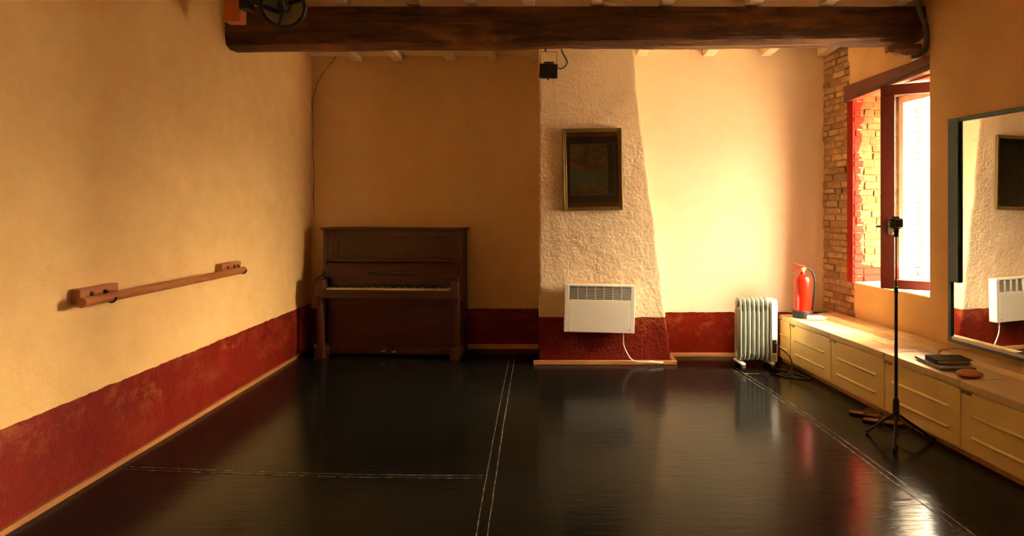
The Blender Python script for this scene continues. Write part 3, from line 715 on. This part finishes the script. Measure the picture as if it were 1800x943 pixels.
# reflector bowl: opening on local +z
def shell(prof,t,n=36):
    mb=MB(); a=[(r,z) for r,z in prof]; b=[(max(r-t,.001),z+ (t if i==0 else 0)) for i,(r,z) in enumerate(prof)]
    pr=a+b[::-1]; vs=[];fs=[];m=len(pr)
    for r,z in pr:
        for k in range(n): an=2*PI*k/n; vs.append(tilt@Vector((r*math.cos(an),r*math.sin(an),z)))
    for i in range(m-1):
        for k in range(n): fs.append((i*n+k,i*n+(k+1)%n,(i+1)*n+(k+1)%n,(i+1)*n+k))
    return mb.add(vs,fs)
shell([(.035,-.10),(.080,-.085),(.118,-.045),(.140,.0)],.004).build('reflector',M['reflector'],sl,smooth=50)
MB().tube([tilt@Vector((.143*math.cos(2*PI*k/40),.143*math.sin(2*PI*k/40),.002)) for k in range(41)],.013,10,False).build('rim',M['black'],sl,smooth=60)
MB().lathe([(.030,-.15),(.050,-.145),(.050,-.10),(.036,-.096)],24,tilt).build('lamp_housing',M['black'],sl,smooth=40)
MB().lathe([(.012,-.10),(.036,-.095),(.046,-.03),(.042,.005),(.030,.02),(.006,.022)],20,tilt).build('bulb_cap',M['black'],sl,smooth=40)
mb=MB()
for a in (.35,2.3,4.5):
    p=[tilt@Vector((r*math.cos(a),r*math.sin(a),z)) for r,z in ((.02,-.02),(.08,-.004),(.142,.002))]; mb.tube(p,.010,8)
mb.build('spider_arm',M['black'],sl)
MB().tube(spline([(.02,-.01,-.04),(.0,-.03,.02),(-.03,-.02,.10),(-.02,.0,.172)],6),.017,10).build('cable',M['blackr'],sl,smooth=60)
MB().box(-.29,-.215,-.03,.05,-.03,.172).box(-.215,-.14,-.012,.012,.03,.075).build('clamp',M['black'],sl,bevel=.006)
MB().tube(spline([(-.21,0,.05),(-.19,-.05,.02),(-.13,-.03,-.01),(-.05,.12,-.02)],6),.014,10).build('yoke',M['black'],sl,smooth=60)

fl=thing('hanging_floodlight','small black floodlight hanging by a wire yoke under the beam','lamp',(-.052,5.06,2.50))
MB().hexa([(-.070,-.05,.0),(.075,-.05,-.006),(.070,.06,.01),(-.066,.06,.012),(-.066,-.05,.112),(.078,-.05,.106),(.072,.06,.098),(-.06,.06,.10)]).build('housing',M['black'],fl,bevel=.006)
mb=MB()
for k in range(7):
    x=-.052+.0175*k; mb.box(x-.002,x+.002,-.055,.055,.109 if k<5 else .104,.120)
mb.build('cooling_fin',M['black'],fl)
MB().box(-.030,.045,-.052,-.046,.108,.124).build('visor',M['black'],fl)
MB().tube([(0,-.04,.002),(0,-.04,-.018)],.006,8).build('screw',M['black'],fl)
MB().tube([(-.063,0,.105),(-.058,0,.215),(.072,0,.212),(.068,0,.105)],.0028,6).tube([(-.02,0,.214),(-.02,0,.235)],.008,8).build('yoke',M['black'],fl)
MB().tube(spline([(.073,.0,.085),(.11,0,.082),(.145,0,.11),(.148,0,.145),(.12,0,.195),(.105,0,.235)],8),.0065,8).build('cable',M['cord'],fl,smooth=60)

ck=MB(); vs=[];fs=[]
for i in range(13):
    t=i/12; x=2.575+.245*t; taper=.5+.5*min(1,t*2.2)
    for k in range(8):
        a=2*PI*k/8; rr=(.060 if k%2 else .050)*taper*(1+.22*noise.noise((t*5,k*1.3,2)))
        vs.append((x,4.985+rr*1.1*math.cos(a),2.706-.012*t+.004+rr*1.0*math.sin(a)+.02*(t-.5)*0))
for i in range(12):
    for k in range(8): fs.append((i*8+k,i*8+(k+1)%8,(i+1)*8+(k+1)%8,(i+1)*8+k))
fs.append(tuple(range(7,-1,-1))); fs.append(tuple(96+k for k in range(8))); ck.add(vs,fs)
o=ck.build('wood_wedge',M['chunk']); tag(o,'splintered wooden wedge under the right end of the beam','wedge')
o=MB().tube(spline([(2.765,4.885,3.11),(2.765,4.885,3.02),(2.785,4.885,2.95),(2.815,4.885,2.88),(2.825,4.885,2.78),(2.815,4.885,2.69),(2.77,4.89,2.64),(2.715,4.90,2.625)],8),.019,12).build('hose_pipe',M['cord'],smooth=60)
tag(o,'thick dark hose curving round the right end of the beam','hose')

# ------------------------------------------------------------------ light
W=bpy.data.worlds.new('sky'); S.world=W; W.use_nodes=True
bg=W.node_tree.nodes['Background']; bg.inputs[0].default_value=(1,.82,.56,1)
wt=W.node_tree; tcg=wt.nodes.new('ShaderNodeTexCoord'); sx=wt.nodes.new('ShaderNodeSeparateXYZ'); wt.links.new(tcg.outputs['Generated'],sx.inputs[0])
def wm(op,a,b,clamp=False):
    n=wt.nodes.new('ShaderNodeMath'); n.operation=op; n.use_clamp=clamp
    for v,i in ((a,0),(b,1)):
        if isinstance(v,(int,float)): n.inputs[i].default_value=v
        else: wt.links.new(v,n.inputs[i])
    return n.outputs[0]
up=wm('ADD',sx.outputs[2],0,True)
glow=wm('MULTIPLY',wm('SUBTRACT',wm('ADD',wm('MULTIPLY',sx.outputs[0],.906),wm('MULTIPLY',sx.outputs[1],.423)),.80),6.0,True)   # added bright lobe in the sky, shaped to light the left wall
wt.links.new(wm('ADD',wm('ADD',wm('MULTIPLY',up,29),4.5),wm('MULTIPLY',glow,wm('ADD',wm('MULTIPLY',up,130,),4))),bg.inputs[1])      # overcast sky, brighter overhead
def portal(u0,u1,z0,z1,w):
    l=bpy.data.lights.new('window_portal','AREA'); l.shape='RECTANGLE'; l.size=u1-u0; l.size_y=z1-z0; l.cycles.is_portal=True
    o=bpy.data.objects.new('window_portal',l); C.objects.link(o)
    o.matrix_world=RM@Matrix.Translation(((u0+u1)/2,w,(z0+z1)/2))@Matrix.Rotation(PI/2,4,'X')   # emits along -Y of the wall frame, into the room
    return o
portal(0,1.34,.8,2.5,TH+.05); portal(W2[0],W2[1],1.3,2.5,TH+.05)

# ------------------------------------------------------------------ camera
cam=bpy.data.cameras.new('camera'); co=bpy.data.objects.new('camera',cam); C.objects.link(co)
co.location=(0,0,1.5); co.rotation_euler=(PI/2,0,0); cam.sensor_width=36; cam.lens=1130/1800*36
cam.shift_x=-75/1800; cam.shift_y=-109.5/1800; cam.clip_start=.05
S.camera=co
S.view_settings.view_transform='Standard'; S.view_settings.look='None'; S.view_settings.gamma=1; S.view_settings.use_curve_mapping=False
S.view_settings.exposure=2.48
cy=S.cycles; cy.use_denoising=True; cy.max_bounces=10; cy.diffuse_bounces=6; cy.glossy_bounces=5; cy.transparent_max_bounces=12; cy.sample_clamp_indirect=8; cy.caustics_reflective=False; cy.caustics_refractive=False
